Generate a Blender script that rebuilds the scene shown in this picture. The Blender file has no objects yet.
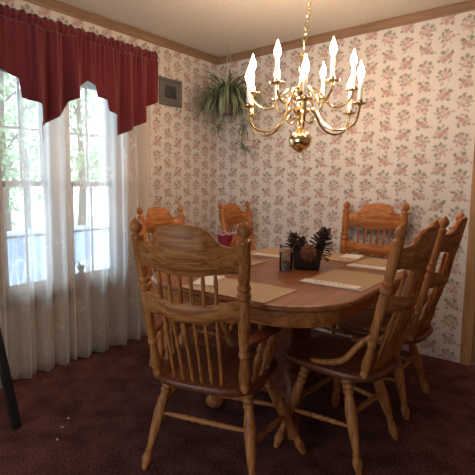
import bpy, math, random
from math import sin, cos, pi, radians
from mathutils import Vector, Matrix
random.seed(7)
S = bpy.context.scene
COL = S.collection

# ------------------------------------------------------------------ camera, world, lights, exposure
CAM = Vector((2.73072, -3.5284, 1.25718))
yaw, pitch, roll = -0.7097, 0.10632, 0.00307
fw = Vector((sin(yaw)*cos(pitch), cos(yaw)*cos(pitch), -sin(pitch)))
r0 = Vector((cos(yaw), -sin(yaw), 0)); u0 = r0.cross(fw)
rr = r0*cos(roll)+u0*sin(roll); uu = u0*cos(roll)-r0*sin(roll)
cd = bpy.data.cameras.new('camera'); cam = bpy.data.objects.new('camera', cd); COL.objects.link(cam)
cam.matrix_world = Matrix(((rr.x, uu.x, -fw.x, CAM.x), (rr.y, uu.y, -fw.y, CAM.y), (rr.z, uu.z, -fw.z, CAM.z), (0, 0, 0, 1)))
cd.sensor_width = 36; cd.lens = 445.629/475*36
cd.shift_x = (237.5-193.96)/475; cd.shift_y = (231.01-237.5)/475
cd.clip_start = 0.05
S.camera = cam

W = bpy.data.worlds.new('World'); S.world = W; W.use_nodes = True
bg = W.node_tree.nodes['Background']
bg.inputs[0].default_value = (0.70, 0.87, 1.0, 1); bg.inputs[1].default_value = 5.0

S.view_settings.view_transform = 'Standard'; S.view_settings.look = 'None'
S.view_settings.gamma = 1.0; S.view_settings.use_curve_mapping = False
S.view_settings.exposure = 0.16
BULB = 155.0                     # emission of the candle bulbs
BULB_COL = (1.0, 0.76, 0.55)

# window portal: only guides sampling of the sky through the window
pl = bpy.data.lights.new('window_portal', 'AREA'); pl.shape = 'RECTANGLE'; pl.size = 1.0; pl.size_y = 1.6
pl.cycles.is_portal = True
po = bpy.data.objects.new('window_portal', pl); COL.objects.link(po)
po.location = (-0.14, -1.75, 1.27); po.rotation_euler = (0, radians(-90), 0)
pl2 = bpy.data.lights.new('added_door_portal', 'AREA'); pl2.shape = 'RECTANGLE'; pl2.size = 2.2; pl2.size_y = 2.0; pl2.cycles.is_portal = True  # guides sampling through the added glazed door
po2 = bpy.data.objects.new('added_door_portal', pl2); COL.objects.link(po2)
po2.location = (1.4, -5.75, 1.05); po2.rotation_euler = (radians(90), 0, 0)

# ------------------------------------------------------------------ materials
def nt(name):
    m = bpy.data.materials.new(name); m.use_nodes = True
    t = m.node_tree; return m, t, t.nodes['Principled BSDF']
def N(t, typ, **kw):
    n = t.nodes.new(typ)
    for k, v in kw.items():
        if k.startswith('i_'): n.inputs[k[2:].replace('_', ' ')].default_value = v
        elif k.startswith('n') and k[1:].isdigit(): n.inputs[int(k[1:])].default_value = v
        else: setattr(n, k, v)
    return n
def ramp(t, fac, stops):
    r = t.nodes.new('ShaderNodeValToRGB'); e = r.color_ramp.elements
    while len(e) < len(stops): e.new(0.5)
    for el, (p, c) in zip(e, stops): el.position = p; el.color = (*c, 1)
    t.links.new(fac, r.inputs[0]); return r.outputs[0]
def simple(name, col, rough=0.5, metal=0.0, var=0.12, scale=30.0, bump=0.0, spec=None, sheen=0.0):
    m, t, b = nt(name)
    tc = N(t, 'ShaderNodeTexCoord'); no = N(t, 'ShaderNodeTexNoise', i_Scale=scale, i_Detail=4.0)
    t.links.new(tc.outputs['Object'], no.inputs['Vector'])
    c = ramp(t, no.outputs[0], [(0.3, tuple(x*(1-var) for x in col)), (0.7, tuple(min(1, x*(1+var)) for x in col))])
    t.links.new(c, b.inputs['Base Color'])
    b.inputs['Roughness'].default_value = rough; b.inputs['Metallic'].default_value = metal
    if spec is not None: b.inputs['Specular IOR Level'].default_value = spec
    if sheen: b.inputs['Sheen Weight'].default_value = sheen
    if bump:
        bu = N(t, 'ShaderNodeBump', i_Strength=bump, i_Distance=0.004)
        t.links.new(no.outputs[0], bu.inputs['Height']); t.links.new(bu.outputs[0], b.inputs['Normal'])
    return m
def oak(name, axis, light=(0.48, 0.172, 0.042), dark=(0.24, 0.066, 0.014), rough=0.5, coat=0.0):
    m, t, b = nt(name)
    tc = N(t, 'ShaderNodeTexCoord'); mp = N(t, 'ShaderNodeMapping')
    sc = {'x': (3.0, 40, 40), 'y': (40, 3.0, 40), 'z': (40, 40, 3.0)}[axis]
    mp.inputs['Scale'].default_value = sc
    t.links.new(tc.outputs['Object'], mp.inputs[0])
    n1 = N(t, 'ShaderNodeTexNoise', i_Scale=1.0, i_Detail=3.0, i_Distortion=0.7); t.links.new(mp.outputs[0], n1.inputs['Vector'])
    mp2 = N(t, 'ShaderNodeMapping'); mp2.inputs['Scale'].default_value = tuple(s*4.5 if s > 5 else s*2 for s in sc)
    t.links.new(tc.outputs['Object'], mp2.inputs[0])
    n2 = N(t, 'ShaderNodeTexNoise', i_Scale=1.0, i_Detail=2.0); t.links.new(mp2.outputs[0], n2.inputs['Vector'])
    ad = N(t, 'ShaderNodeMath', operation='MULTIPLY_ADD', n1=0.6); t.links.new(n1.outputs[0], ad.inputs[0])
    mu = N(t, 'ShaderNodeMath', operation='MULTIPLY', n1=0.4); t.links.new(n2.outputs[0], mu.inputs[0]); t.links.new(mu.outputs[0], ad.inputs[2])
    c = ramp(t, ad.outputs[0], [(0.40, dark), (0.58, light)])
    t.links.new(c, b.inputs['Base Color'])
    b.inputs['Specular IOR Level'].default_value = 0.32
    b.inputs['Roughness'].default_value = rough; b.inputs['Coat Weight'].default_value = coat; b.inputs['Coat Roughness'].default_value = 0.2
    return m
M = {}
M['oak_z'] = oak('oak_upright_grain', 'z'); M['oak_x'] = oak('oak_cross_grain', 'x')
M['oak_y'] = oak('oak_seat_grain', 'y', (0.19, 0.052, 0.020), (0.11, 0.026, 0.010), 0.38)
M['table_top'] = oak('oak_table_top', 'y', (0.30, 0.105, 0.032), (0.20, 0.060, 0.017), 0.34, 0.12)
M['trim'] = oak('brown_wood_trim', 'y', (0.29, 0.17, 0.10), (0.22, 0.125, 0.07), 0.5, 0.0)
M['trim_x'] = oak('brown_wood_trim_cross', 'x', (0.29, 0.17, 0.10), (0.22, 0.125, 0.07), 0.5, 0.0)
M['trim_z'] = oak('brown_wood_casing', 'z', (0.42, 0.22, 0.09), (0.32, 0.155, 0.06), 0.5, 0.0)
M['brass'] = simple('polished_brass', (0.90, 0.72, 0.40), 0.14, 1.0, 0.05, 8)
M['candle'] = simple('ivory_candle_sleeve', (0.85, 0.77, 0.62), 0.5)
M['red'] = simple('dark_red_cloth', (0.115, 0.010, 0.014), 0.9, 0, 0.25, 160, 0.15, 0.2, 0.3)
M['vinyl'] = simple('white_window_vinyl', (0.82, 0.84, 0.86), 0.45, 0, 0.04)
M['mat'] = simple('tan_placemat_weave', (0.44, 0.29, 0.165), 0.75, 0, 0.12, 350, 0.3)
M['paper'] = simple('white_paper', (0.74, 0.66, 0.58), 0.7, 0, 0.04)
M['ink'] = simple('brown_print', (0.20, 0.12, 0.09), 0.8)
M['cone'] = simple('pinecone_scale', (0.085, 0.035, 0.022), 0.8, 0, 0.4, 60)
M['cone_light'] = simple('pinecone_brown', (0.22, 0.085, 0.035), 0.75, 0, 0.4, 60)
M['bowl'] = simple('dark_stained_wood', (0.035, 0.022, 0.02), 0.4, 0, 0.3, 40)
M['wax'] = simple('cream_wax', (0.62, 0.50, 0.34), 0.5)
M['leaf'] = simple('spider_plant_leaf', (0.15, 0.175, 0.10), 0.5, 0, 0.35, 14)
M['pot'] = simple('brown_plastic_pot', (0.10, 0.065, 0.04), 0.6)
M['pewter'] = simple('pewter_frame', (0.15, 0.145, 0.135), 0.45, 0.3, 0.1)
M['matboard'] = simple('grey_mount_board', (0.13, 0.125, 0.11), 0.7)
M['picture'] = simple('dark_print', (0.04, 0.036, 0.032), 0.6, 0, 0.6, 18)
M['black'] = simple('black_painted_wood', (0.008, 0.008, 0.009), 0.45, 0, 0.1)
M['ruby'] = simple('ruby_glaze', (0.22, 0.010, 0.025), 0.3, 0, 0.15)
M['pale_glaze'] = simple('pale_pink_glaze', (0.40, 0.20, 0.22), 0.4)
M['lint'] = simple('white_lint', (0.42, 0.38, 0.34), 0.9)
M['porch'] = simple('pale_blue_painted_boards', (0.50, 0.60, 0.80), 0.7, 0, 0.1, 3)
M['yard'] = simple('pale_dry_ground', (0.50, 0.52, 0.50), 0.9, 0, 0.25, 2)
M['bark'] = simple('grey_tree_bark', (0.15, 0.12, 0.09), 0.9, 0, 0.4, 20)
M['tree_leaf'] = simple('pale_green_tree_leaf', (0.40, 0.50, 0.28), 0.7, 0, 0.4, 5)
M['dark_leaf'] = simple('dark_green_leaf', (0.03, 0.06, 0.035), 0.5, 0, 0.3, 20)
M['white_metal'] = simple('white_enamel', (0.80, 0.82, 0.84), 0.4, 0, 0.03)
M['steel'] = simple('dull_steel_wire', (0.45, 0.42, 0.36), 0.4, 0.8)

def emit(name, col, strength):
    m, t, b = nt(name)
    b.inputs['Base Color'].default_value = (1, 0.95, 0.85, 1)
    b.inputs['Emission Color'].default_value = (*col, 1); b.inputs['Emission Strength'].default_value = strength
    return m
M['bulb'] = emit('glowing_flame_bulb', BULB_COL, BULB)

def glass(name, tint=(1, 1, 1)):
    m, t, b = nt(name); t.nodes.remove(b)
    out = t.nodes['Material Output']
    tr = N(t, 'ShaderNodeBsdfTransparent'); tr.inputs[0].default_value = (*tint, 1)
    gl = N(t, 'ShaderNodeBsdfGlossy', i_Roughness=0.03)
    fr = N(t, 'ShaderNodeFresnel', i_IOR=1.45); mx = N(t, 'ShaderNodeMixShader')
    t.links.new(fr.outputs[0], mx.inputs[0]); t.links.new(tr.outputs[0], mx.inputs[1]); t.links.new(gl.outputs[0], mx.inputs[2])
    t.links.new(mx.outputs[0], out.inputs[0]); return m
M['glass'] = glass('clear_pane_glass'); M['jar'] = glass('clear_jar_glass', (0.82, 0.84, 0.82))

def wallpaper(name, ax):
    """cream paper printed with small clusters of dusty roses and grey-green leaves; ax = 'X' or 'Y' runs along the wall"""
    m, t, b = nt(name); L = t.links.new
    tc = N(t, 'ShaderNodeTexCoord'); sp = N(t, 'ShaderNodeSeparateXYZ'); L(tc.outputs['Object'], sp.inputs[0])
    cb = N(t, 'ShaderNodeCombineXYZ'); L(sp.outputs[ax], cb.inputs[0]); L(sp.outputs['Z'], cb.inputs[1])
    sc = N(t, 'ShaderNodeVectorMath', operation='SCALE', i_Scale=1/0.255); L(cb.outputs[0], sc.inputs[0])
    no = N(t, 'ShaderNodeTexNoise', i_Scale=9.0, i_Detail=2.0); L(sc.outputs[0], no.inputs['Vector'])
    nm = N(t, 'ShaderNodeVectorMath', operation='MULTIPLY_ADD'); nm.inputs[1].default_value = (0.16, 0.16, 0); nm.inputs[2].default_value = (-0.08, -0.08, 0)
    L(no.outputs['Color'], nm.inputs[0])
    av = N(t, 'ShaderNodeVectorMath', operation='ADD'); L(sc.outputs[0], av.inputs[0]); L(nm.outputs[0], av.inputs[1])
    big = N(t, 'ShaderNodeTexNoise', i_Scale=60.0, i_Detail=2.0); L(sc.outputs[0], big.inputs['Vector'])
    col = ramp(t, big.outputs[0], [(0.3, (0.63, 0.555, 0.50)), (0.7, (0.69, 0.61, 0.55))])
    pink, rose, leaf, grey = (0.50, 0.31, 0.27), (0.42, 0.235, 0.205), (0.235, 0.235, 0.19), (0.38, 0.35, 0.29)
    blobs = []
    def rosebud(cx, cy, s, f):
        for dx, dy, r, c, k in [(0, 0, .072, pink, .75), (.05, .03, .05, rose, .85), (-.03, -.05, .052, rose, .75), (-.085, .015, .042, pink, .65), (.085, -.02, .034, pink, .6),
                                (.10, .08, .040, leaf, .95), (-.05, .095, .042, leaf, .9), (.075, -.085, .034, leaf, .85), (-.11, -.06, .036, leaf, .8), (.02, .125, .03, grey, .9)]:
            blobs.append((cx+f*dx*s, cy+dy*s, r*s, c, k))
    def bouquet(cx, cy, s, f):
        for dx, dy, r, c, k in [(-.08, .09, .042, leaf, .9), (0, .13, .044, leaf, .85), (.085, .08, .042, leaf, .9), (-.12, 0, .036, grey, .95), (.13, .01, .034, grey, .9),
                                (-.02, .05, .05, pink, .75), (.05, .0, .046, rose, .8), (-.06, -.035, .046, pink, .8), (.0, -.07, .04, rose, .8), (.075, -.085, .036, leaf, .8), (-.09, -.10, .026, grey, .8), (.03, -.15, .036, pink, .75), (.06, -.185, .024, leaf, .7)]:
            blobs.append((cx+f*dx*s, cy+dy*s, r*s, c, k))
    bouquet(.25, .10, 1.40, 1); rosebud(.25, .60, 1.35, -1); rosebud(.75, .32, 1.45, 1); bouquet(.74, .85, 1.30, -1)
    blobs.append((.50, .50, .034, rose, .7)); blobs.append((.0, .86, .034, rose, .7))
    for cx, cy, r, c, k in blobs:
        w = N(t, 'ShaderNodeVectorMath', operation='SUBTRACT'); w.inputs[1].default_value = (cx, cy, 0); L(av.outputs[0], w.inputs[0])
        wr = N(t, 'ShaderNodeVectorMath', operation='WRAP'); wr.inputs[1].default_value = (.5, .5, .5); wr.inputs[2].default_value = (-.5, -.5, -.5); L(w.outputs[0], wr.inputs[0])
        ln = N(t, 'ShaderNodeVectorMath', operation='LENGTH'); L(wr.outputs[0], ln.inputs[0])
        mr = N(t, 'ShaderNodeMapRange'); mr.inputs[1].default_value = r*1.15; mr.inputs[2].default_value = r*0.65; mr.inputs[3].default_value = 0; mr.inputs[4].default_value = k
        L(ln.outputs['Value'], mr.inputs[0])
        mx = N(t, 'ShaderNodeMix', data_type='RGBA'); L(mr.outputs[0], mx.inputs[0]); L(col, mx.inputs[6]); mx.inputs[7].default_value = (*c, 1)
        col = mx.outputs[2]
    L(col, b.inputs['Base Color']); b.inputs['Roughness'].default_value = 0.65; b.inputs['Specular IOR Level'].default_value = 0.25
    return m
M['paper_x'] = wallpaper('rose_wallpaper_along_x', 'X'); M['paper_y'] = wallpaper('rose_wallpaper_along_y', 'Y')

def carpet():
    m, t, b = nt('burgundy_carpet'); L = t.links.new
    tc = N(t, 'ShaderNodeTexCoord')
    a = N(t, 'ShaderNodeTexNoise', i_Scale=110.0, i_Detail=5.0); L(tc.outputs['Object'], a.inputs['Vector'])
    c = N(t, 'ShaderNodeTexNoise', i_Scale=7.0, i_Detail=4.0); L(tc.outputs['Object'], c.inputs['Vector'])
    ad = N(t, 'ShaderNodeMath', operation='MULTIPLY_ADD', n1=0.65); L(a.outputs[0], ad.inputs[0])
    mu = N(t, 'ShaderNodeMath', operation='MULTIPLY', n1=0.35); L(c.outputs[0], mu.inputs[0]); L(mu.outputs[0], ad.inputs[2])
    L(ramp(t, ad.outputs[0], [(0.38, (0.036, 0.013, 0.012)), (0.64, (0.21, 0.080, 0.066))]), b.inputs['Base Color'])
    b.inputs['Roughness'].default_value = 1.0; b.inputs['Specular IOR Level'].default_value = 0.05
    bu = N(t, 'ShaderNodeBump', i_Strength=0.8, i_Distance=0.01); L(a.outputs[0], bu.inputs['Height']); L(bu.outputs[0], b.inputs['Normal'])
    return m
M['carpet'] = carpet()
M['ceiling'] = simple('cream_textured_ceiling', (0.62, 0.55, 0.47), 0.9, 0, 0.05, 45, 0.5, 0.1)

def sheer(name):
    """white lace voile: see-through weave with denser printed sprigs"""
    m, t, b = nt(name); t.nodes.remove(b); L = t.links.new; out = t.nodes['Material Output']
    tc = N(t, 'ShaderNodeTexCoord'); sp = N(t, 'ShaderNodeSeparateXYZ'); L(tc.outputs['UV'], sp.inputs[0])
    vo = N(t, 'ShaderNodeTexVoronoi', i_Scale=6.0); L(tc.outputs['UV'], vo.inputs['Vector'])
    no = N(t, 'ShaderNodeTexNoise', i_Scale=34.0, i_Detail=3.0); L(tc.outputs['UV'], no.inputs['Vector'])
    a1 = N(t, 'ShaderNodeMapRange'); a1.inputs[1].default_value = 0.42; a1.inputs[2].default_value = 0.22; a1.inputs[3].default_value = 0; a1.inputs[4].default_value = 1
    L(vo.outputs['Distance'], a1.inputs[0])
    a2 = N(t, 'ShaderNodeMapRange'); a2.inputs[1].default_value = 0.48; a2.inputs[2].default_value = 0.56; L(no.outputs[0], a2.inputs[0])
    mu = N(t, 'ShaderNodeMath', operation='MULTIPLY'); L(a1.outputs[0], mu.inputs[0]); L(a2.outputs[0], mu.inputs[1])
    lw = N(t, 'ShaderNodeLayerWeight', i_Blend=0.45)      # the weave closes up where the cloth turns edge-on
    ed = N(t, 'ShaderNodeMath', operation='MULTIPLY_ADD', n1=1.15); L(lw.outputs['Facing'], ed.inputs[0]); sg = N(t, 'ShaderNodeMath', operation='MULTIPLY', n1=0.38); L(mu.outputs[0], sg.inputs[0]); L(sg.outputs[0], ed.inputs[2]); ed.use_clamp = True
    op = N(t, 'ShaderNodeMapRange'); op.inputs[3].default_value = 0.48; op.inputs[4].default_value = 0.94; L(ed.outputs[0], op.inputs[0])
    tr = N(t, 'ShaderNodeBsdfTransparent'); df = N(t, 'ShaderNodeBsdfDiffuse'); tl = N(t, 'ShaderNodeBsdfTranslucent')
    df.inputs[0].default_value = (0.72, 0.66, 0.60, 1); tl.inputs[0].default_value = (0.95, 0.93, 0.88, 1)
    mx = N(t, 'ShaderNodeMixShader', n0=0.80); L(df.outputs[0], mx.inputs[1]); L(tl.outputs[0], mx.inputs[2])
    m2 = N(t, 'ShaderNodeMixShader'); L(op.outputs[0], m2.inputs[0]); L(tr.outputs[0], m2.inputs[1]); L(mx.outputs[0], m2.inputs[2])
    L(m2.outputs[0], out.inputs[0]); return m
M['sheer'] = sheer('white_lace_voile')

# ------------------------------------------------------------------ mesh helpers
class MB:
    def __init__(s): s.v = []; s.f = []; s.uv = None
    def add(s, verts, faces):
        o = len(s.v); s.v += [tuple(x) for x in verts]; s.f += [tuple(i+o for i in f) for f in faces]; return s
    def box(s, a, b, bev=0.0):
        (x0, y0, z0), (x1, y1, z1) = a, b
        if bev <= 0:
            v = [(x, y, z) for z in (z0, z1) for y in (y0, y1) for x in (x0, x1)]
            return s.add(v, [(0, 2, 3, 1), (4, 5, 7, 6), (0, 1, 5, 4), (2, 6, 7, 3), (0, 4, 6, 2), (1, 3, 7, 5)])
        bev = min(bev, (x1-x0)*.45, (y1-y0)*.45, (z1-z0)*.45)
        rows = []
        for z, d in ((z0, bev), (z0+bev, 0), (z1-bev, 0), (z1, bev)):
            e = bev-d
            rows.append([(x0+d, y0+d+e, z), (x0+d+e, y0+d, z), (x1-d-e, y0+d, z), (x1-d, y0+d+e, z), (x1-d, y1-d-e, z), (x1-d-e, y1-d, z), (x0+d+e, y1-d, z), (x0+d, y1-d-e, z)])
        return s.loft(rows)
    def loft(s, rows, caps=True, closed=True):
        n = len(rows[0]); v = [p for r in rows for p in r]; f = []
        for i in range(len(rows)-1):
            for j in range(n if closed else n-1):
                k = (j+1) % n
                f.append((i*n+j, i*n+k, (i+1)*n+k, (i+1)*n+j))
        if caps:
            f.append(tuple(reversed(range(n)))); f.append(tuple(range((len(rows)-1)*n, len(rows)*n)))
        return s.add(v, f)
    def lathe(s, A, B, prof, n=12):
        """prof: (fraction from A to B, radius)"""
        A = Vector(A); B = Vector(B); d = (B-A); q = d.normalized()
        a = q.orthogonal().normalized(); b = q.cross(a)
        rows = [[A+d*t+(a*cos(2*pi*k/n)+b*sin(2*pi*k/n))*max(r, 1e-4) for k in range(n)] for t, r in prof]
        return s.loft(rows)
    def tube(s, pts, r, n=8, closed=False):
        pts = [Vector(p) for p in pts]; m = len(pts)
        rs = r if isinstance(r, (list, tuple)) else [r]*m
        T = [((pts[(i+1) % m] if closed else pts[min(i+1, m-1)])-(pts[i-1] if closed else pts[max(i-1, 0)])).normalized() for i in range(m)]
        nn = T[0].orthogonal().normalized(); rows = []
        for i in range(m):
            nn = (nn-T[i]*nn.dot(T[i])).normalized(); b = T[i].cross(nn)
            rows.append([pts[i]+(nn*cos(2*pi*k/n)+b*sin(2*pi*k/n))*rs[i] for k in range(n)])
        if closed: rows.append(rows[0])
        return s.loft(rows, caps=not closed)
    def build(s, name, mat, parent=None, smooth=True, sharp=38):
        me = bpy.data.meshes.new(name); me.from_pydata(s.v, [], s.f); me.update()
        if s.uv:
            ul = me.uv_layers.new(name='UVMap')
            for l in me.loops: ul.data[l.index].uv = s.uv[l.vertex_index]
        if smooth:
            for p in me.polygons: p.use_smooth = True
            me.set_sharp_from_angle(angle=radians(sharp))
        me.materials.append(M[mat] if isinstance(mat, str) else mat)
        o = bpy.data.objects.new(name, me); COL.objects.link(o)
        if parent is not None: o.parent = parent
        return o
def tag(o, label=None, cat=None, group=None, kind=None):
    if label: o['label'] = label
    if cat: o['category'] = cat
    if group: o['group'] = group
    if kind: o['kind'] = kind
    return o
def empty(name, loc, rz=0.0, label=None, cat=None, group=None):
    o = bpy.data.objects.new(name, None); COL.objects.link(o); o.empty_display_size = 0.1
    o.location = loc; o.rotation_euler = (0, 0, rz)
    return tag(o, label, cat, group)
def copy_tree(o, parent=None):
    c = o.copy(); COL.objects.link(c)
    if parent is not None: c.parent = parent
    for ch in list(o.children): copy_tree(ch, c)
    return c
def spline(pts, n):
    """Catmull-Rom through pts"""
    P = [Vector(p) for p in pts]; P = [P[0]*2-P[1]]+P+[P[-1]*2-P[-2]]; out = []
    for i in range(1, len(P)-2):
        for k in range(n):
            t = k/n; a, b, c, d = P[i-1:i+3]
            out.append(0.5*((2*b)+(c-a)*t+(2*a-5*b+4*c-d)*t*t+(3*b-a-3*c+d)*t**3))
    out.append(P[-2]); return out
def interp(x, tab):
    for (a, u), (b, v) in zip(tab, tab[1:]):
        if x <= b:
            k = (x-a)/(b-a); return u+(v-u)*k
    return tab[-1][1]
def interps(x, tab):
    for (a, u), (b, v) in zip(tab, tab[1:]):
        if x <= b:
            k = (x-a)/(b-a); k = k*k*(3-2*k); return u+(v-u)*k
    return tab[-1][1]
def struct(mb, name, mat, **kw): return tag(mb.build(name, mat, **kw), kind='structure')

# ------------------------------------------------------------------ the room
CEIL = 2.462; TRIM = 2.395
XR, YF = 4.5, -5.6
struct(MB().box((-.12, YF-.12, -.1), (XR+.12, .12, 0)), 'floor', 'carpet', smooth=False)
struct(MB().box((-.12, YF-.12, CEIL), (XR+.12, .12, CEIL+.1)), 'ceiling', 'ceiling', smooth=False)
# window wall, with one opening for the pair of windows
WY0, WY1, WZ0, WZ1 = -2.20, -1.27, 0.53, 2.02
w = MB()
w.box((-.12, YF, 0), (0, WY0, CEIL)); w.box((-.12, WY1, 0), (0, 0, CEIL))
w.box((-.12, WY0, 0), (0, WY1, WZ0)); w.box((-.12, WY0, WZ1), (0, WY1, CEIL))
struct(w, 'wall_left', 'paper_y', smooth=False)
DX0, DX1, DZ = 2.245, 3.06, 2.05
w = MB(); w.box((-.12, 0, 0), (DX0, .12, CEIL)); w.box((DX1, 0, 0), (XR+.12, .12, CEIL)); w.box((DX0, 0, DZ), (DX1, .12, CEIL))
struct(w, 'wall_back', 'paper_x', smooth=False)
struct(MB().box((XR, YF, 0), (XR+.12, 0, CEIL)), 'wall_right', 'paper_y', smooth=False)
GX0, GX1, GZ = .3, 2.5, 2.1  # opening with glazed door, added out of view to let in daylight
w = MB(); w.box((-.12, YF-.12, 0), (GX0, YF, CEIL)); w.box((GX1, YF-.12, 0), (XR+.12, YF, CEIL)); w.box((GX0, YF-.12, GZ), (GX1, YF, CEIL))
struct(w, 'wall_front', 'paper_x', smooth=False)
gd = MB()
for x0, x1 in ((GX0, GX0+.07), ((GX0+GX1)/2-.05, (GX0+GX1)/2+.05), (GX1-.07, GX1)): gd.box((x0, YF-.10, 0), (x1, YF-.03, GZ), .004)
for z0, z1 in ((0, .09), (GZ-.08, GZ)): gd.box((GX0+.07, YF-.10, z0), (GX1-.07, YF-.03, z1), .004)
gd = struct(gd, 'added_daylight_door', 'vinyl', smooth=False)
MB().box((GX0+.06, YF-.067, .08), ((GX0+GX1)/2-.04, YF-.063, GZ-.07)).build('pane', 'glass', gd, smooth=False)
MB().box(((GX0+GX1)/2+.04, YF-.067, .08), (GX1-.06, YF-.063, GZ-.07)).build('pane', 'glass', gd, smooth=False)
# flat wood trim under the ceiling
def crown(a, b, inward, name, mat):
    a = Vector(a); b = Vector(b); i = Vector(inward)
    prof = [(0, TRIM), (.011, TRIM), (.015, TRIM+.008), (.015, CEIL-.016), (.022, CEIL-.010), (.022, CEIL), (0, CEIL)]
    rows = [[p+i*d+Vector((0, 0, z)) for d, z in prof] for p in (a, b)]
    struct(MB().loft(rows), name, mat, smooth=False)
crown((0, YF, 0), (0, 0, 0), (1, 0, 0), 'trim_1', 'trim'); crown((0, 0, 0), (XR, 0, 0), (0, -1, 0), 'trim_2', 'trim_x')
crown((XR, YF, 0), (XR, 0, 0), (-1, 0, 0), 'trim_3', 'trim'); crown((0, YF, 0), (XR, YF, 0), (0, 1, 0), 'trim_4', 'trim_x')
# door with casing at the right end of the back wall
w = MB(); w.box((DX0-.064, -.018, 0), (DX0+.008, 0, DZ+.064), .004); w.box((DX1-.008, -.018, 0), (DX1+.064, 0, DZ+.064), .004)
w.box((DX0+.008, -.018, DZ-.008), (DX1-.008, 0, DZ+.064), .004); w.box((DX0, -.0, 0), (DX0+.02, .12, DZ)); w.box((DX1-.02, 0, 0), (DX1, .12, DZ))
struct(w, 'trim_5', 'trim_z', smooth=False)
d = MB().box((DX0+.02, .035, .012), (DX1-.02, .075, DZ-.01))
for z0, z1 in ((.18, .92), (1.08, 1.88)):
    for x0 in (DX0+.11, (DX0+DX1)/2+.05): d.box((x0, .028, z0), (x0+.25, .036, z1), .006)
do = struct(d, 'door_1', 'trim_z', smooth=False)
MB().lathe((DX1-.09, .036, 1.0), (DX1-.09, -.03, 1.0), [(0, .025), (.1, .025), (.15, .011), (.5, .011), (.6, .024), (.9, .026), (1, .012)]).build('door_knob', 'brass', do)

# windows: casing, two double-hung units with one mullion post between
w = MB(); c = .045
w.box((0, WY0-c, WZ0-.02), (.018, WY0, WZ1+c), .003); w.box((0, WY1, WZ0-.02), (.018, WY1+c, WZ1+c), .003); w.box((0, WY0, WZ1), (.018, WY1, WZ1+c), .003)
struct(w, 'trim_6', 'trim_z', smooth=False)
sill = MB().box((-.05, WY0-.05, WZ0-.03), (.05, WY1+.05, WZ0), .008).box((0, WY0-.03, WZ0-.085), (.014, WY1+.03, WZ0-.03), .003)
struct(sill, 'trim_7', 'trim', smooth=False)
struct(MB().box((-.11, -1.825, WZ0), (-.005, -1.695, WZ1)), 'trim_8', 'vinyl', smooth=False)
def window(name, y0, y1):
    f = MB(); X0, X1 = -.115, -.02
    f.box((X0, y0, WZ0), (X1, y0+.022, WZ1)).box((X0, y1-.022, WZ0), (X1, y1, WZ1)).box((X0, y0, WZ0), (X1, y1, WZ0+.02)).box((X0, y0, WZ1-.03), (X1, y1, WZ1))
    root = struct(f, name, 'vinyl', smooth=False)
    for (z0, z1, xa, xb) in ((WZ0+.02, 1.268, -.065, -.035), (1.232, WZ1-.03, -.105, -.075)):
        s = MB(); a, b = y0+.022, y1-.022; st = .026
        s.box((xa, a, z0), (xb, a+st, z1)).box((xa, b-st, z0), (xb, b, z1)).box((xa, a, z0), (xb, b, z0+.038)).box((xa, a, z1-.036), (xb, b, z1))
        ym = (a+b)/2; zm = .905 if z0 < 1 else 1.615
        s.box((xa+.008, ym-.007, z0+.038), (xb-.008, ym+.007, z1-.036)); s.box((xa+.008, a+st, zm-.007), (xb-.008, b-st, zm+.007))
        sash = s.build('sash', 'vinyl', root, smooth=False)
        MB().box(((xa+xb)/2-.002, a+st-.004, z0+.034), ((xa+xb)/2+.002, b-st+.004, z1-.032)).build('pane', 'glass', sash, smooth=False)
window('window_1', WY0, -1.825); window('window_2', -1.695, WY1)

# ------------------------------------------------------------------ outside the window
struct(MB().box((-16, -14, -.5), (-.3, 12, -.4)), 'ground', 'yard', smooth=False)
struct(MB().box((-2.6, -5, -.2), (-.13, 3, -.14)), 'porch_floor', 'porch', smooth=False)
rl = MB()
for i in range(40):
    y = -4.4+i*.18; rl.box((-2.34, y, -.1), (-2.30, y+.165, .64), .006)
r_ = rl.build('board_panel', 'porch', None, smooth=False)
rail = empty('porch_railing', (-2.3, -.8, -.14), 0, 'pale blue boarded porch railing outside the pair of windows', 'railing')
r_.parent = rail; r_.location = (2.3, .8, .14)
o = MB().box((-2.38, -4.42, .64), (-2.24, 2.8, .685), .01).build('top_rail', 'porch', rail, smooth=False); o.location = (2.3, .8, .14)
for y in (-4.4, -2.6, -.8, 1.0, 2.75):
    o = MB().box((-2.30, y-.045, -.14), (-2.21, y+.045, .64), .008).build('post', 'porch', rail, smooth=False); o.location = (2.3, .8, .14)
def tree(x, y, h, rad, seed, label):
    rnd = random.Random(seed); root = empty('leafy_tree', (x, y, -.4), 0, label, 'tree', None)
    pts = spline([(0, 0, 0), (rnd.uniform(-.1, .1), .05, h*.35), (rnd.uniform(-.15, .15), -.05, h*.7), (.1, 0, h)], 5)
    MB().tube(pts, [.11*(1-.75*i/(len(pts)-1)) for i in range(len(pts))], 8).build('trunk', 'bark', root)
    f = MB()
    for k in range(9):
        a = rnd.uniform(0, 2*pi); z = h*rnd.uniform(.35, .9); L = rad*rnd.uniform(.5, .9)
        MB().tube(spline([(0, 0, z), (L*.5*cos(a), L*.5*sin(a), z+.25), (L*cos(a), L*sin(a), z+.4)], 4), .022, 5).build('branch', 'bark', root)
        for q in range(90):
            c = Vector((L*cos(a), L*sin(a), z+.4))*1.0+Vector((rnd.gauss(0, .30), rnd.gauss(0, .30), rnd.gauss(0, .30)))
            d = Vector((rnd.gauss(0, 1), rnd.gauss(0, 1), rnd.gauss(0, 1))).normalized(); e = d.orthogonal().normalized(); g = d.cross(e)*.02; s = rnd.uniform(.05, .10)
            f.add([c-d*s, c+e*s*.5+g, c+d*s, c-e*s*.5+g], [(0, 1, 2, 3)])
    f.build('foliage', 'tree_leaf', root)
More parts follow.
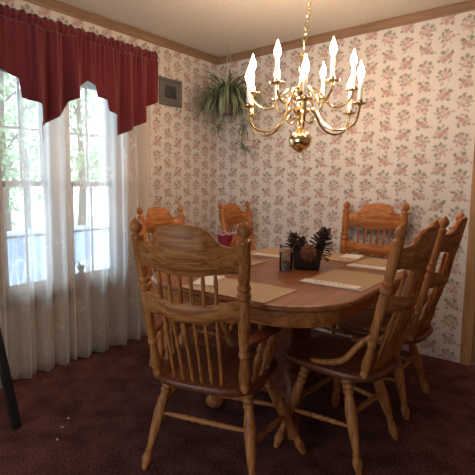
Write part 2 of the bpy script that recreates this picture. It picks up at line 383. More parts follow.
tree(-4.4, .0, 3.6, .8, 1, 'leafy green tree seen through the left window')
tree(-6.2, 2.7, 4.6, .9, 2, 'leafy green tree seen through the right window')
tree(-9.5, 3.2, 5.2, 1.1, 3, 'farthest green tree standing beyond the porch between the others')
# white goose-necked ornament and wire plant hoops on the porch
g = empty('garden_goose', (-1.5, -.52, -.14), radians(90), 'white long-necked goose ornament on the porch outside the right window', 'garden ornament')
gb = spline([(-.20, 0, .42), (-.05, 0, .40), (.10, 0, .42), (.20, 0, .55), (.20, 0, .78), (.25, 0, .98), (.34, 0, 1.09)], 6)
rad = [.02+.11*max(0, sin(pi*min(1, i/19))) if i < 20 else max(.032, .05-.0012*(i-19)) for i in range(len(gb))]
MB().tube(gb, rad, 12).build('body', 'white_metal', g)
MB().lathe((.30, 0, 1.085), (.44, 0, 1.115), [(0, .012), (.15, .04), (.35, .048), (.6, .03), (.75, .016), (1, .004)]).build('head', 'white_metal', g)
for sy in (-.05, .05): MB().tube([(0, sy, 0), (0, sy, .34)], .012, 6).build('leg', 'white_metal', g)
MB().box((-.12, -.10, 0), (.12, .10, .02), .006).build('base', 'white_metal', g, smooth=False)
h = empty('wire_plant_stand', (-.75, -1.69, -.14), 0, 'white wire plant stand with arched hoops outside the left window', 'plant stand')
for k in range(3):
    a = -.11+.11*k
    MB().tube(spline([(-.10, a-.05, .50), (-.05, a-.04, .68), (0, a, .76), (.05, a+.04, .68), (.10, a+.05, .50)], 6), .008, 6).build('hoop', 'white_metal', h)
MB().box((-.14, -.24, .47), (.14, .24, .50), .006).build('shelf', 'white_metal', h, smooth=False)
for sx in (-.12, .12):
    for sy in (-.22, .22): MB().tube([(sx, sy, 0), (sx, sy, .475)], .011, 6).build('leg', 'white_metal', h)
def leaf_ribbon(mb, base, az, length, up, droop, width, n=8, twist=0.0):
    p = Vector(base); rows = []; el = up; step = length/n
    side = Vector((-sin(az), cos(az), 0))
    for i in range(n+1):
        t = i/n; wd = width*(0.55+0.45*sin(pi*min(1, t*1.3))) * (1 if t < .6 else max(.06, (1-t)/.4))
        d = Vector((cos(az)*cos(el), sin(az)*cos(el), sin(el))); nrm = side.cross(d)
        rows.append((p-side*wd+nrm*wd*.35, p, p+side*wd+nrm*wd*.35)); p = p+d*step; el -= droop/n
    v = [q for r in rows for q in r]; f = []
    for i in range(n):
        for j in (0, 1): f.append((i*3+j, i*3+j+1, (i+1)*3+j+1, (i+1)*3+j))
    mb.add(v, f)
# ------------------------------------------------------------------ curtains
def sheet(name, mat, y0, y1, n, m, top, bottom, xf, thick=0.0, parent=None):
    """hanging cloth: xf(y, t) gives its distance from the wall, t = 0 at the top and 1 at the hem"""
    mb = MB(); uv = []; v = []; f = []
    for i in range(n+1):
        y = y0+(y1-y0)*i/n; zt, zb = top(y), bottom(y)
        for j in range(m+1):
            t = j/m; z = zt+(zb-zt)*t
            v.append((xf(y, t), y, z)); uv.append(((y-y0)*1.5, z))
    for i in range(n):
        for j in range(m): a = i*(m+1)+j; f.append((a, a+1, a+m+2, a+m+1))
    mb.add(v, f); mb.uv = uv
    o = mb.build(name, mat, parent, sharp=180)
    if thick: sm = o.modifiers.new('thickness', 'SOLIDIFY'); sm.thickness = thick; sm.offset = 0
    return o
def fold(seed, amp, freq):
    rnd = random.Random(seed); c = [(rnd.uniform(.6, 1.5)*freq, rnd.uniform(0, 6.28), rnd.uniform(.4, 1)) for _ in range(4)]
    s = sum(q[2] for q in c)
    return lambda y: amp*sum(a*sin(y*f+p) for f, p, a in c)/s*1.5
fs = lambda y: .034*sin(43*y+1.6*sin(7*y))+.012*sin(97*y+1)
sh = sheet('sheer_curtain', 'sheer', -2.62, -1.760, 150, 24, lambda y: 2.255, lambda y: .012, lambda y, t: .112+fs(y)*(.25+.75*t))
tag(sh, 'left white lace sheer curtain hanging to the carpet beneath red valance', 'curtain', 'sheer curtains')
fs2 = lambda y: .034*sin(45*y+1.5*sin(8*y+2))+.012*sin(88*y)
sh = sheet('sheer_curtain', 'sheer', -1.763, -1.005, 150, 24, lambda y: 2.255, lambda y: .012, lambda y, t: .114+fs2(y)*(.25+.75*t))
tag(sh, 'right white lace sheer curtain, its edge on the wallpaper behind the chairs', 'curtain', 'sheer curtains')
va = empty('red_valance', (.10, -1.632, 2.26), 0, 'dark red gathered valance with two pointed swags above window', 'valance')
prof = [(-2.66, 1.86), (-2.62, 1.63), (-2.50, 1.72), (-2.46, 1.80), (-2.40, 1.81), (-2.39, 1.88), (-2.31, 1.935), (-2.24, 1.905), (-2.112, 1.872), (-2.096, 1.765), (-1.982, 1.735), (-1.962, 1.612),
        (-1.807, 1.715), (-1.777, 1.785), (-1.722, 1.811), (-1.707, 1.871), (-1.627, 1.940), (-1.556, 1.920), (-1.543, 1.848), (-1.468, 1.836), (-1.457, 1.763), (-1.360, 1.725), (-1.350, 1.600), (-1.089, 1.739), (-1.081, 1.838), (-.975, 1.885)]
fv = fold(5, .030, 36); fv2 = fold(6, .010, 130)
o = sheet('swag', 'red', -2.66, -.975, 320, 22, lambda y: 2.20+.002*sin(y*90), lambda y: interp(y, prof), lambda y, t: .184+fv(y)*(.35+.75*t)+fv2(y)*(1-t)*.7, .004, va)
o.location = (-.10, 1.6, -2.26)
fh = fold(8, .012, 120)
o = sheet('rod_pocket', 'red', -2.66, -.972, 260, 10, lambda y: 2.268+.005*sin(y*75)+.004*sin(y*133), lambda y: 2.195, lambda y, t: .165+.022*sin(pi*t)+fh(y)*(.5+.5*abs(1-2*t)), .004, va)
o.location = (-.10, 1.6, -2.26)
o = MB().tube([(.0, -2.68, 2.232), (.16, -2.68, 2.232), (.16, -.965, 2.232), (.0, -.965, 2.232)], .008, 6).build('curtain_rod', 'brass', va); o.location = (-.10, 1.6, -2.26)
o = MB().tube([(.165, -1.962, 1.64), (.165, -1.962, 1.51)], .004, 6).build('tassel_cord', 'steel', va); o.location = (-.10, 1.6, -2.26)

# ------------------------------------------------------------------ oak chairs
LEG = [(0, .014), (.06, .015), (.07, .021), (.10, .022), (.115, .017), (.13, .022), (.16, .022), (.175, .017), (.19, .022), (.215, .021), (.23, .016), (.30, .021), (.42, .0245), (.60, .021), (.78, .0135), (.80, .013), (.815, .018), (.83, .0135), (.87, .019), (.905, .021), (.95, .015), (1, .012)]
POST = [(0, .017), (.03, .019), (.045, .014), (.06, .020), (.10, .022), (.17, .017), (.215, .014), (.225, .020), (.245, .020), (.255, .015), (.30, .019), (.36, .021), (.40, .0205), (.55, .021), (.565, .017), (.58, .025), (.605, .024), (.615, .018), (.63, .024), (.645, .023), (.655, .018), (.67, .020), (.76, .023), (.875, .021), (.885, .025), (.900, .023), (.908, .013), (.918, .015), (.935, .023), (.955, .024), (.975, .018), (.99, .008), (1, .001)]
SPIN = [(0, .0065), (.06, .007), (.10, .0105), (.16, .007), (.20, .0095), (.30, .0085), (.42, .0065), (.5, .0065), (.6, .0085), (.72, .0075), (.8, .0095), (.85, .007), (1, .006)]
STR = [(0, .008), (.1, .009), (.3, .0125), (.36, .010), (.39, .0145), (.42, .010), (.5, .014), (.58, .010), (.61, .0145), (.64, .010), (.7, .0125), (.9, .009), (1, .008)]
CREST = [(0, .0), (.14, -.003), (.24, -.009), (.40, -.012), (.50, -.032), (.60, -.066), (.70, -.080), (.80, -.083), (1.0, -.080)]
CRESTB = [(0, -.006), (.3, -.004), (.5, .004), (.75, .012), (1, .008)]
SH = 0.44
def chair(kind, loc, rz, label, group):
    arm = kind == 'arm'
    k = 1.15 if arm else 1.0
    ws, wt, wf, wff = .339*k, .385*k, .397*k, .573*k
    dff = .36; wf, wff = (wf*1.09, .77) if arm else (wf, wff); ht = 1.125 if arm else 1.102; rt, rf, bow = .141, (.034 if arm else .014), .062 if arm else .05
    ht_c = ht-.012
    root = empty('oak_armchair' if arm else 'oak_dining_chair', loc, rz, label, 'chair', group)
    # seat: rounded plan, dished top, soft edge
    rw, fwid, d0, d1 = ws/2+.045, (.55 if arm else .47)/2, -.045, (.42 if arm else .41)
    out = []
    nq = 48
    for i in range(nq):
        a = 2*pi*i/nq; cx, sx = cos(a), sin(a); e = .52
        u = math.copysign(abs(cx)**e, cx); v = math.copysign(abs(sx)**e, sx)
        ty = (v+1)/2; hw = rw+(fwid-rw)*(ty**.8); out.append((u*hw, d0+(d1-d0)*ty+(.015*(1-u*u) if v > 0 else -.012*(1-u*u))))
    cy = (d0+d1)/2; mb = MB(); rows = []
    def ring(s, z): return [(x*s, cy+(y-cy)*s, z) for x, y in out]
    rows = [ring(.05, SH-.036), ring(.90, SH-.036), ring(.965, SH-.032), ring(.995, SH-.022), ring(1.0, SH-.014), ring(.985, SH-.004), ring(.95, SH), ring(.80, SH-.003), ring(.5, SH-.010), ring(.05, SH-.012)]
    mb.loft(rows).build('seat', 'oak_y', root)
    def by(x, z): return -rt*(z-SH)/(ht-SH)-bow*max(0, 1-(2*x/wt)**2)*min(1, (z-SH)/.3+.35)
    posts = []
    for s in (-1, 1):
        MB().lathe((s*ws/2, 0, SH-.012), (s*wt/2, -rt, ht), [(a, b*(1.12 if arm else .95)) for a, b in POST], 14).build('back_post', 'oak_z', root)
    def px(z): return ws/2+(wt/2-ws/2)*(z-SH)/(ht-SH)
    def slat(name, zt, zb, th, zref, mat):
        mb = MB(); rows = []; n = 36; xe = px(zref)
        for i in range(n+1):
            x = -xe+2*xe*i/n; t = abs(x)/xe; a, b = zb(t), zt(t); h = th/2; e = min(.007, (b-a)*.2)
            sec = []
            for z, o in ((a, -h*.45), (a+e, -h), (b-e, -h), (b, -h*.45), (b, h*.45), (b-e, h), (a+e, h), (a, h*.45)):
                sec.append((x, by(x, z)+o, z))
            rows.append(sec)
        return mb.loft(rows).build(name, mat, root, sharp=50)
    f = 1.0 if arm else .97
    slat('crest_rail', lambda t: ht_c+interps(t, CREST), lambda t: SH+.478*f+interps(t, CRESTB), .024, 1.0, 'oak_x')
    slat('back_rail', lambda t: SH+.366*f-.010*sin(pi*min(1, t*1.6))+.02*t**3, lambda t: SH+.282*f+interps(t, [(0, 0), (.35, -.004), (.6, .018), (.8, .006), (1, .02)]), .022, .80, 'oak_x')
    nS = 6 if arm else 7
    for i in range(nS):
        q = (i-(nS-1)/2)/(nS-1)
        xb, xm = (q*ws*.54, q*wt*.52) if arm else (q*ws*.60, q*wt*.58)
        z1, z2 = SH+.292*f, SH+.48*f
        p0 = Vector((xb, by(xb, SH)+.004, SH-.008)); p1 = Vector((xm*.97, by(xm*.97, z1), z1))
        p2 = Vector((xm, by(xm, SH+.35*f), SH+.35*f)); p3 = Vector((xm*1.02, by(xm*1.02, z2), z2))
        sp = MB().lathe(p0, p1, SPIN, 8).lathe(p2, p3, [(0, .0065), (.2, .009), (.5, .0075), (.8, .009), (1, .0065)], 8)
        sp.build('spindle', 'oak_z', root)
    # splayed legs and stretchers
    feet = {}
    for s in (-1, 1):
        for nm, top, foot in (('r', (s*(wf/2-.070), .10, SH-.03), (s*wf/2, -rf, 0)), ('f', (s*(fwid-.085), d1-.13, SH-.03), (s*wff/2, dff, 0))):
            MB().lathe(top, foot, [(a, b*1.1) for a, b in LEG], 12).build('leg', 'oak_z', root)
            feet[(nm, s)] = (Vector(top), Vector(foot))
    def at(key, z): a, b = feet[key]; return a+(b-a)*((a.z-z)/(a.z-b.z))
    for a, b, z in ((('r', -1), ('f', -1), .185), (('r', 1), ('f', 1), .185), (('r', -1), ('r', 1), .235), (('f', -1), ('f', 1), .225)):
        MB().lathe(at(a, z), at(b, z), STR, 10).build('stretcher', 'oak_x', root)
    if arm:
        za = .655
        for s in (-1, 1):
            xp = s*px(za-.03); y0 = by(s*ws/2, za)*.9
            path = spline([(xp, -.05, za-.03), (s*(ws/2+.035), .06, za-.022), (s*(fwid-.015), .19, za-.018), (s*(fwid-.005), .27, za-.022), (s*(fwid-.02), .305, za-.045)], 6)
            mb = MB(); rows = []
            for i, p in enumerate(path):
                t = i/(len(path)-1); wd = .014+.016*sin(pi*min(1, t*1.15))**.7 if t < .86 else .026; th = .012
                rows.append([p+Vector((dx*wd, 0, dz*th)) for dx, dz in ((-1, -.5), (-.75, -1), (.75, -1), (1, -.5), (1, .5), (.75, 1), (-.75, 1), (-1, .5))])
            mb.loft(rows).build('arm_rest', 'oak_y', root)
            for t, yb in ((.36, .07), (.60, .15), (.84, .23)):
                p = path[int(t*(len(path)-1))]
                MB().lathe((s*(rw+(fwid-rw)*((yb-d0)/(d1-d0))-.035), yb, SH-.01), (p.x, p.y, p.z-.008), [(0, .008), (.1, .015), (.2, .010), (.3, .016), (.5, .019), (.65, .011), (.7, .017), (.78, .011), (.9, .013), (1, .009)], 10).build('arm_spindle', 'oak_z', root)
    else:
        for s in (-1, 1):
            zt = SH+.19; xp = s*px(zt)
            path = spline([(xp, by(s*ws/2, zt)+.012, zt), (xp+s*.012, .015, zt-.055), (s*(ws/2+.032), .075, SH+.055), (s*(ws/2+.030), .16, SH+.018), (s*(ws/2+.028), .235, SH+.006)], 6)
            MB().tube(path, [.011+.003*sin(pi*i/(len(path)-1)) for i in range(len(path))], 8).build('hip_rail', 'oak_z', root)
    return root
chair('arm', (1.585, -2.155, 0), .315, 'oak spindle-back armchair nearest the camera, its carved crest seen from behind', 'oak armchairs at the table ends')
C2 = chair('side', (2.10, -1.485, 0), 1.48, 'near oak side chair on the table right side, seat and turned leg in view', 'oak side chairs')
def again(src, loc, rz, label):
    c = copy_tree(src); c.location = loc; c.rotation_euler = (0, 0, rz); c['label'] = label; return c
again(C2, (2.105, -.855, 0), 1.56, 'far oak side chair on the table right side, beside the door casing')
again(C2, (.60, -.36, 0), -1.62, 'oak side chair under the hanging spider plant, near the room corner')
again(C2, (.60, -1.27, 0), -1.66, 'oak side chair beside the lace curtain on the window side')
A2 = [o for o in COL.objects if o.name == 'oak_armchair'][0]
again(A2, (1.573, -.222, 0), 3.12, 'oak armchair at the far table end against the rose wallpaper')

# ------------------------------------------------------------------ table
TZ = .77; TX, TY, HX, HY = 1.50, -1.255, .555, .755
def rrect(hx, hy, r, n=10):
    pts = []
    for cx, cy, a0 in ((hx-r, hy-r, 0), (-hx+r, hy-r, pi/2), (-hx+r, -hy+r, pi), (hx-r, -hy+r, 1.5*pi)):
        for i in range(n+1): a = a0+pi/2*i/n; pts.append((cx+r*cos(a), cy+r*sin(a)))
    return pts
tb = empty('oak_dining_table', (TX, TY, 0), 0, 'oval oak pedestal dining table set with tan placemats', 'table')
def ringz(d, z, r=.34): return [(x, y, z) for x, y in rrect(HX-d, HY-d, r-d)]
MB().loft([ringz(.02, TZ-.030), ringz(.006, TZ-.027), ringz(0, TZ-.018), ringz(.001, TZ-.010), ringz(.007, TZ-.003), ringz(.016, TZ)]).build('tabletop', 'table_top', tb)
a_ = MB(); rws = [ringz(.055, TZ-.030), ringz(.05, TZ-.030), ringz(.05, TZ-.095), ringz(.053, TZ-.105), ringz(.075, TZ-.105), ringz(.078, TZ-.030)]
a_.loft(rws, caps=False).build('apron', 'oak_x', tb)
p = MB(); rows = [[(x, y, z) for x, y in rrect(s*.75, s, .03, 3)] for z, s in ((.10, .20), (.12, .24), (.16, .24), (.19, .20), (.30, .13), (.48, .13), (.55, .17), (.62, .26), (.741, .30))]
p.loft(rows).build('pedestal', 'oak_y', tb, sharp=30)  # darker seat oak: shade under the table put into the colour
for sx in (-1, 1):
    for sy in (-1, 1):
        pts = spline([(sx*.12, sy*.16, .20), (sx*.19, sy*.25, .21), (sx*.225, sy*.325, .155), (sx*.24, sy*.36, .075), (sx*.238, sy*.372, .05)], 6)
        n_ = len(pts)-1
        lg = MB().tube(pts, [.055-.018*i/n_ for i in range(n_+1)], 10).build('pedestal_leg', 'oak_y', tb)  # same dark oak, under-table shade carried as colour
        c = Vector((sx*.238, sy*.380, .045)); dv = Vector((sx*.5, sy*.87, 0))
        MB().lathe(c-dv*.055, c+dv*.05, [(0, .018), (.15, .034), (.4, .044), (.7, .040), (.9, .026), (1, .01)], 14).build('ball_foot', 'oak_z', lg)

# placemats and the papers lying on them
def placemat(x0, y0, x1, y1, rz, label):
    root = MB(); hx, hy = (x1-x0)/2, (y1-y0)/2
    rows = [[(x, y, z) for x, y in rrect(hx-d, hy-d, .012, 3)] for d, z in ((.001, 0), (0, .0015), (.001, .003))]
    o = root.loft(rows).build('placemat', 'mat', None, smooth=False); o.location = ((x0+x1)/2, (y0+y1)/2, TZ+.0005); o.rotation_euler = (0, 0, rz)
    return tag(o, label, 'placemat', 'tan placemats on the table')
placemat(1.33, -2.00, 1.79, -1.70, .02, 'tan placemat in front of the nearest armchair')
placemat(1.71, -1.54, 2.02, -1.09, .0, 'tan placemat on table right side with printed card along near edge')
placemat(1.71, -.97, 2.02, -.56, .0, 'tan placemat at the far right side chair of the table')
placemat(1.36, -.82, 1.69, -.53, .0, 'tan placemat before the armchair at the far table end')
placemat(.97, -1.56, 1.28, -1.12, .0, 'tan placemat at window side of table under the red vase')
placemat(.98, -.98, 1.29, -.57, .0, 'tan placemat at far window side of table behind the red vase')
def card(cx, cy, hx, hy, rz, label, lines=True):
    o = MB().box((-hx, -hy, 0), (hx, hy, .004), .0015).box((-hx+.004, -hy+.004, .004), (hx-.004, hy-.004, .0065)).build('folded_card', 'paper', None, smooth=False)
    o.location = (cx, cy, TZ+.004); o.rotation_euler = (0, 0, rz)
    if lines:
        mb = MB(); rnd = random.Random(int(cx*100)); y = -hx*.75 if hx > hy else -hy*.75
        L = max(hx, hy)
        q = -L*.55
        while q < L*.6:
            s = rnd.uniform(.008, .02)
            if hx > hy: mb.box((q, -.006, .0066), (q+s, .006, .0070))
            else: mb.box((-.006, q, .0066), (.006, q+s, .0070))
            q += s+.008
        mb.build('printed_line', 'ink', o, smooth=False)
    return tag(o, label, 'card', 'white folded cards on the placemats')
card(1.855, -1.500, .145, .036, .02, 'white folded card with a printed line on the right-hand placemat')
card(1.865, -.925, .15, .036, .02, 'white folded card on far right placemat', False)
card(1.99, -.74, .022, .10, .0, 'white folded card along the outer edge of far right placemat', False)
card(1.62, -.62, .06, .085, .1, 'white folded card on placemat at far table end', False)
card(1.36, -1.82, .055, .115, .35, 'white folded card at left end of the nearest placemat, seen through spindles', False)
card(1.04, -1.335, .05, .07, .0, 'white folded card on window side placemat beside the red vase', False)
card(1.17, -.945, .10, .026, .0, 'white folded card at near edge of far window side placemat', False)
card(1.22, -.64, .05, .06, .0, 'white folded card behind the candle jar', False)

# centrepiece: candle jar, dark wooden box and four pinecones
j = empty('candle_jar', (1.508, -1.31, TZ), 0, 'clear glass candle jar with cream wax beside dark pinecone box', 'candle jar')
jr = MB(); R = .036
rows = [[(rad*cos(2*pi*i/24), rad*sin(2*pi*i/24), z) for i in range(24)] for rad, z in ((.001, .002), (R-.003, .002), (R, .006), (R+.001, .130), (R, .142), (R+.002, .145), (R-.002, .145), (R-.003, .13), (R-.003, .008), (.001, .008))]
jr.loft(rows, caps=False).build('jar', 'jar', j)
MB().lathe((0, 0, .0085), (0, 0, .05), [(0, .031), (.96, .0315), (1, .029)], 20).build('wax', 'wax', j)
MB().tube([(0, 0, .049), (.001, 0, .062)], .0016, 6).build('wick', 'black', j)
MB().lathe((0, 0, .108), (0, 0, .128), [(0, R+.0018), (1, R+.0018)], 24).build('label_band', 'mat', j)
BX, BY = 1.545, -1.145
bx = MB(); hx, hy = .080, .088
rows = [[(x, y, z) for x, y in rrect(hx*s, hy*s, .015, 4)] for s, z in ((.05, .0), (.86, .0), (.9, .004), (1.0, .095), (1.0, .10), (.93, .10), (.93, .094), (.84, .012), (.05, .012))]
bo = bx.loft(rows, caps=False).build('wooden_box', 'bowl', None, sharp=30); bo.location = (BX, BY, TZ+.0005); bo.rotation_euler = (0, 0, .6)
tag(bo, 'dark wooden box holding pinecones at the table centre', 'box')
def pinecone(loc, tilt, az, h, r, mat, label, seed):
    rnd = random.Random(seed); root = empty('pinecone', loc, 0, label, 'pinecone', 'pinecones in the dark box')
    root.rotation_euler = (0, tilt, az)
    MB().lathe((0, 0, 0), (0, 0, h*.97), [(0, r*.25), (.2, r*.42), (.5, r*.34), (.8, r*.2), (1, .003)], 10).build('core', mat, root)
    mb = MB(); n = 64
    for i in range(n):
        t = (i+.5)/n; z = h*(.03+.94*t); a = i*2.39996; L = r*(.62+.5*sin(pi*min(1, (t*.9+.18))))*(1-.45*t); up = -.15+1.0*t
        d = Vector((cos(a)*cos(up), sin(a)*cos(up), sin(up))); s = Vector((-sin(a), cos(a), 0)); nr = d.cross(s)*-1
        b = Vector((cos(a)*r*.15, sin(a)*r*.15, z)); wd = r*.36*(1-.35*t); e = b+d*L
        m1 = b+d*L*.72
        mb.add([b-s*wd*.4, b+s*wd*.4, m1+s*wd+nr*.001, e+s*wd*.55+nr*.004, e-s*wd*.55+nr*.004, m1-s*wd+nr*.001,
                b-nr*.003, m1-nr*.003, e-nr*.003],
               [(0, 1, 2, 5), (5, 2, 3, 4), (1, 6, 7, 2), (6, 0, 5, 7), (2, 7, 8, 3), (7, 5, 4, 8), (3, 8, 4), (0, 6, 1)])
    mb.build('scales', mat, root, smooth=False)
    return root
pinecone((1.480, -1.150, TZ+.055), -.10, .3, .140, .055, 'cone', 'dark pinecone at left of box behind the candle jar', 1)
pinecone((1.535, -1.185, TZ+.04), .05, 1.2, .140, .050, 'cone', 'dark upright pinecone in the middle of box', 2)
pinecone((1.595, -1.105, TZ+.06), .28, .5, .175, .068, 'cone', 'tallest dark pinecone leaning out at right of box', 3)
pinecone((1.585, -1.195, TZ+.085), 1.1, -1.0, .095, .042, 'cone_light', 'small light brown pinecone lying at front of box', 4)
rb = empty('red_vase', (1.0, -1.20, TZ+.004), 0, 'ruby red vase with pale ruffled rim behind the nearest chair crest', 'vase')
rows = [[(rad*cos(2*pi*i/24), rad*sin(2*pi*i/24), z) for i in range(24)] for rad, z in ((.001, .0), (.032, .0), (.036, .006), (.022, .03), (.030, .07), (.050, .12), (.056, .155), (.052, .155), (.046, .12), (.026, .07), (.001, .05))]
MB().loft(rows, caps=False).build('body', 'ruby', rb)
MB().tube([((.056+.006*sin(8*i*2*pi/64))*cos(2*pi*i/64), (.056+.006*sin(8*i*2*pi/64))*sin(2*pi*i/64), .158+.004*cos(8*i*2*pi/64)) for i in range(64)], .006, 8, True).build('rim', 'pale_glaze', rb)

# ------------------------------------------------------------------ chandelier
CX, CY = 1.53, -1.22
ch = empty('brass_chandelier', (CX, CY, CEIL), 0, 'polished brass twelve-light candle chandelier lit above the table', 'chandelier')
Z = lambda z: z-CEIL-.012
col = [(1.955, .002), (1.955, .030), (1.962, .032), (1.965, .012), (1.975, .008), (1.99, .014), (2.0, .006)]
MB().lathe((0, 0, Z(1.55)), (0, 0, Z(1.958)), [(0, .03), (.06, .018), (.12, .012), (.22, .012), (.26, .034), (.30, .040), (.34, .03), (.38, .014), (.46, .013), (.50, .030), (.55, .036), (.6, .024), (.66, .012), (.80, .011), (.86, .018), (.92, .011), (.97, .012), (.985, .042), (1, .012)], 20).build('column', 'brass', ch)
MB().lathe((0, 0, Z(1.443)), (0, 0, Z(1.578)), [(0, .006), (.04, .016), (.10, .028), (.2, .047), (.35, .060), (.5, .064), (.65, .060), (.8, .047), (.9, .03), (1, .02)], 28).build('ball', 'brass', ch)
MB().tube([(.015*cos(a*pi/8), 0, Z(1.428)+.017*sin(a*pi/8)) for a in range(16)], .003, 6, True).build('pull_ring', 'brass', ch)
def arm(ang, R, zc, low, zh, name_r):
    """one arm: springs from the column hub, sweeps down and rises to the drip cup"""
    d = Vector((cos(ang), sin(ang), 0))
    P = lambda r, z: d*r+Vector((0, 0, Z(z)))
    pts = spline([P(.018, zh), P(.06, zh+.028), P(.095, zh+.005), P(.13, low+.045), P(R*.58, low+.004), P(R*.80, low+.002), P(R*.95, low+.035), P(R, zc-.02), P(R, zc)], 6)
    a = MB().tube(pts, .0062, 8)
    a.tube(spline([P(.02, zh-.015), P(.055, zh-.045), P(.085, zh-.03), P(.075, zh-.01), P(.062, zh-.02)], 5), .0045, 6)
    a = a.build('arm', 'brass', ch)
    MB().lathe(P(R, zc-.012), P(R, zc+.022), [(0, .008), (.2, .010), (.3, .034), (.4, .040), (.5, .040), (.55, .012), (.7, .014), (1, .013)], 18).build('drip_cup', 'brass', a)
    MB().lathe(P(R, zc+.008), P(R, zc+.118), [(0, .0105), (.97, .0105), (1, .008)], 14).build('candle', 'candle', a)
    MB().lathe(P(R, zc+.118), P(R, zc+.215), [(0, .006), (.06, .007), (.12, .009), (.25, .0155), (.38, .0175), (.52, .0155), (.68, .010), (.84, .0048), (1, .0008)], 14).build('flame_bulb', 'bulb', a)
base = math.atan2(CAM.y-CY, CAM.x-CX)
for k in range(6):
    arm(base+.05+k*pi/3, .325, 1.672, 1.553, 1.650, 0)
for k in range(6):
    arm(base+.05+pi/6+k*pi/3, .270, 1.775, 1.690, 1.765, 0)
# chain, swagged slightly towards the ceiling hook, and the canopy
HXo = Vector((.045, .035, 0))
def link(mb, c, ax, side, L=.020, w=.011, r=.0024):
    mb.tube([c+ax*(L*cos(a*pi/6))+side*(w*sin(a*pi/6)) for a in range(12)], r, 6, True)
top = Vector((0, 0, -.02))+HXo; bot = Vector((0, 0, Z(1.968)))
dd = (top-bot); n = int(dd.length/.031); mb = MB()
MB().tube([bot+Vector((.013*cos(a*pi/6), 0, .008+.013*sin(a*pi/6))) for a in range(12)], .003, 6, True).build('loop', 'brass', ch)
for i in range(n):
    c = bot+dd*((i+.5)/n)+Vector((0, 0, .012)); ax = dd.normalized(); s = ax.orthogonal().normalized()
    if i % 2: s = ax.cross(s)
    link(mb, c, ax, s)
mb.build('chain', 'brass', ch)
MB().lathe(HXo+Vector((0, 0, -.03)), HXo, [(0, .008), (.2, .02), (.6, .055), (1, .062)], 22).build('canopy', 'brass', ch)

# ------------------------------------------------------------------ hanging spider plant
sp_ = empty('hanging_spider_plant', (.34, -.30, CEIL), 0, 'spider plant trailing from a hanging pot in the room corner', 'plant')
MB().tube(spline([(0, 0, 0), (0, 0, -.045), (.012, 0, -.06), (.012, 0, -.045)], 4), .003, 6).build('ceiling_hook', 'steel', sp_)
PZ = 1.99-CEIL
for k in range(3):
    a = k*2*pi/3+.4
    MB().tube([(0.008, 0, -.055), (.10*cos(a), .10*sin(a), PZ+.0)], .0022, 5).build('hanger_wire', 'steel', sp_)
MB().lathe((0, 0, PZ-.13), (0, 0, PZ), [(0, .065), (.05, .072), (.85, .10), (.87, .108), (1, .108), (1, .095), (.9, .09)], 24).build('pot', 'pot', sp_)
f = MB(); rnd = random.Random(4)
for i in range(320):
    az = rnd.uniform(0, 2*pi); leaf_ribbon(f, (.045*cos(az), .045*sin(az), PZ-.015), az+rnd.gauss(0, .25), rnd.uniform(.28, .60)*(.70 if cos(az) < -.2 or sin(az) > .3 else 1), rnd.uniform(.30, 1.4), rnd.uniform(2.2, 3.2), rnd.uniform(.006, .010), 10)
f.build('foliage', 'leaf', sp_)
for (dx, dy, z) in ((.17, .02, 1.74), (.02, -.14, 1.72), (.10, .10, 1.58)):
    b = Vector((dx, dy, z-CEIL))
    rn = MB().tube(spline([(.03, .0, PZ), (dx*.8, dy*.8, PZ+.07), (dx*1.02, dy*1.02, PZ-.10), tuple(b)], 6), .0028, 5).build('runner', 'leaf', sp_)
    pb = MB()
    for i in range(26):
        az = rnd.uniform(0, 2*pi); leaf_ribbon(pb, b, az, rnd.uniform(.10, .24), rnd.uniform(-.2, 1.3), rnd.uniform(1.2, 2.6), .005, 8)
    pb.build('plantlet', 'leaf', rn)

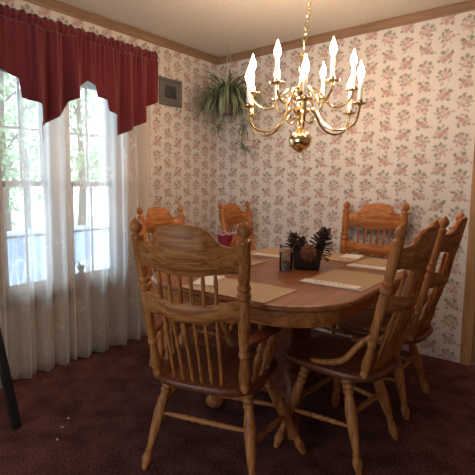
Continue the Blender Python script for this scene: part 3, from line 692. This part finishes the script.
# ------------------------------------------------------------------ framed picture
pf = empty('framed_picture', (0, -.672, 2.035), 0, 'small pewter framed picture on the wallpaper beside the valance', 'picture')
hy, hz, b_ = .140, .115, .026
fr = MB()
for a, b in (((0, -hy, -hz), (.018, -hy+b_, hz)), ((0, hy-b_, -hz), (.018, hy, hz)), ((0, -hy+b_, -hz), (.018, hy-b_, -hz+b_)), ((0, -hy+b_, hz-b_), (.018, hy-b_, hz))): fr.box(a, b, .004)
fr.build('frame', 'pewter', pf, smooth=False)
MB().box((0.001, -hy+b_, -hz+b_), (.008, hy-b_, hz-b_)).build('mount', 'matboard', pf, smooth=False)
MB().box((.008, -.070, -.050), (.0095, .070, .055)).build('print', 'picture', pf, smooth=False)

# ------------------------------------------------------------------ small things
st = empty('black_stool', (.36, -2.68, 0), .0, 'black wooden stool, one splayed leg showing at the left edge', 'stool')
MB().lathe((0, 0, .60), (0, 0, .64), [(0, .18), (.1, .195), (.85, .20), (1, .185)], 28).build('seat', 'black', st)
for (fx, fy), (tx, ty) in (((.26, .21), (.134, .165)), ((-.17, .20), (-.10, .13)), ((.22, -.20), (.13, -.13)), ((-.17, -.20), (-.10, -.13))):
    MB().tube([(tx, ty, .61), (fx, fy, .004)], [.026, .028], 4).build('leg', 'black', st, sharp=20)
pp = empty('potted_plant', (.016, -1.63, WZ0+.001), 0, 'small dark-leaved potted plant on the window sill behind the curtain', 'plant')
MB().lathe((0, 0, 0), (0, 0, .075), [(0, .020), (.85, .028), (.86, .031), (1, .031), (1, .026), (.9, .024)], 18).build('pot', 'pale_glaze', pp)
f = MB()
for i in range(14):
    az = rnd.uniform(0, 2*pi); leaf_ribbon(f, (0, 0, .065), az, rnd.uniform(.08, .12), rnd.uniform(1.15, 1.5), rnd.uniform(.2, .6), .010, 7)
f.build('foliage', 'dark_leaf', pp)
for i, (x, y, lb) in enumerate(((.75, -2.25, 'white lint speck on carpet, farthest of the three'), (.80, -2.32, 'white lint speck on carpet, middle of the three'), (.88, -2.40, 'white lint speck on carpet, nearest of the three'))):
    v = MB().lathe((x-.007, y, .006), (x+.007, y+.006, .007), [(0, .001), (.3, .006), (.6, .004), (1, .001)], 6).build('lint_speck', 'lint'); tag(v, lb, 'lint', 'lint specks on the carpet')
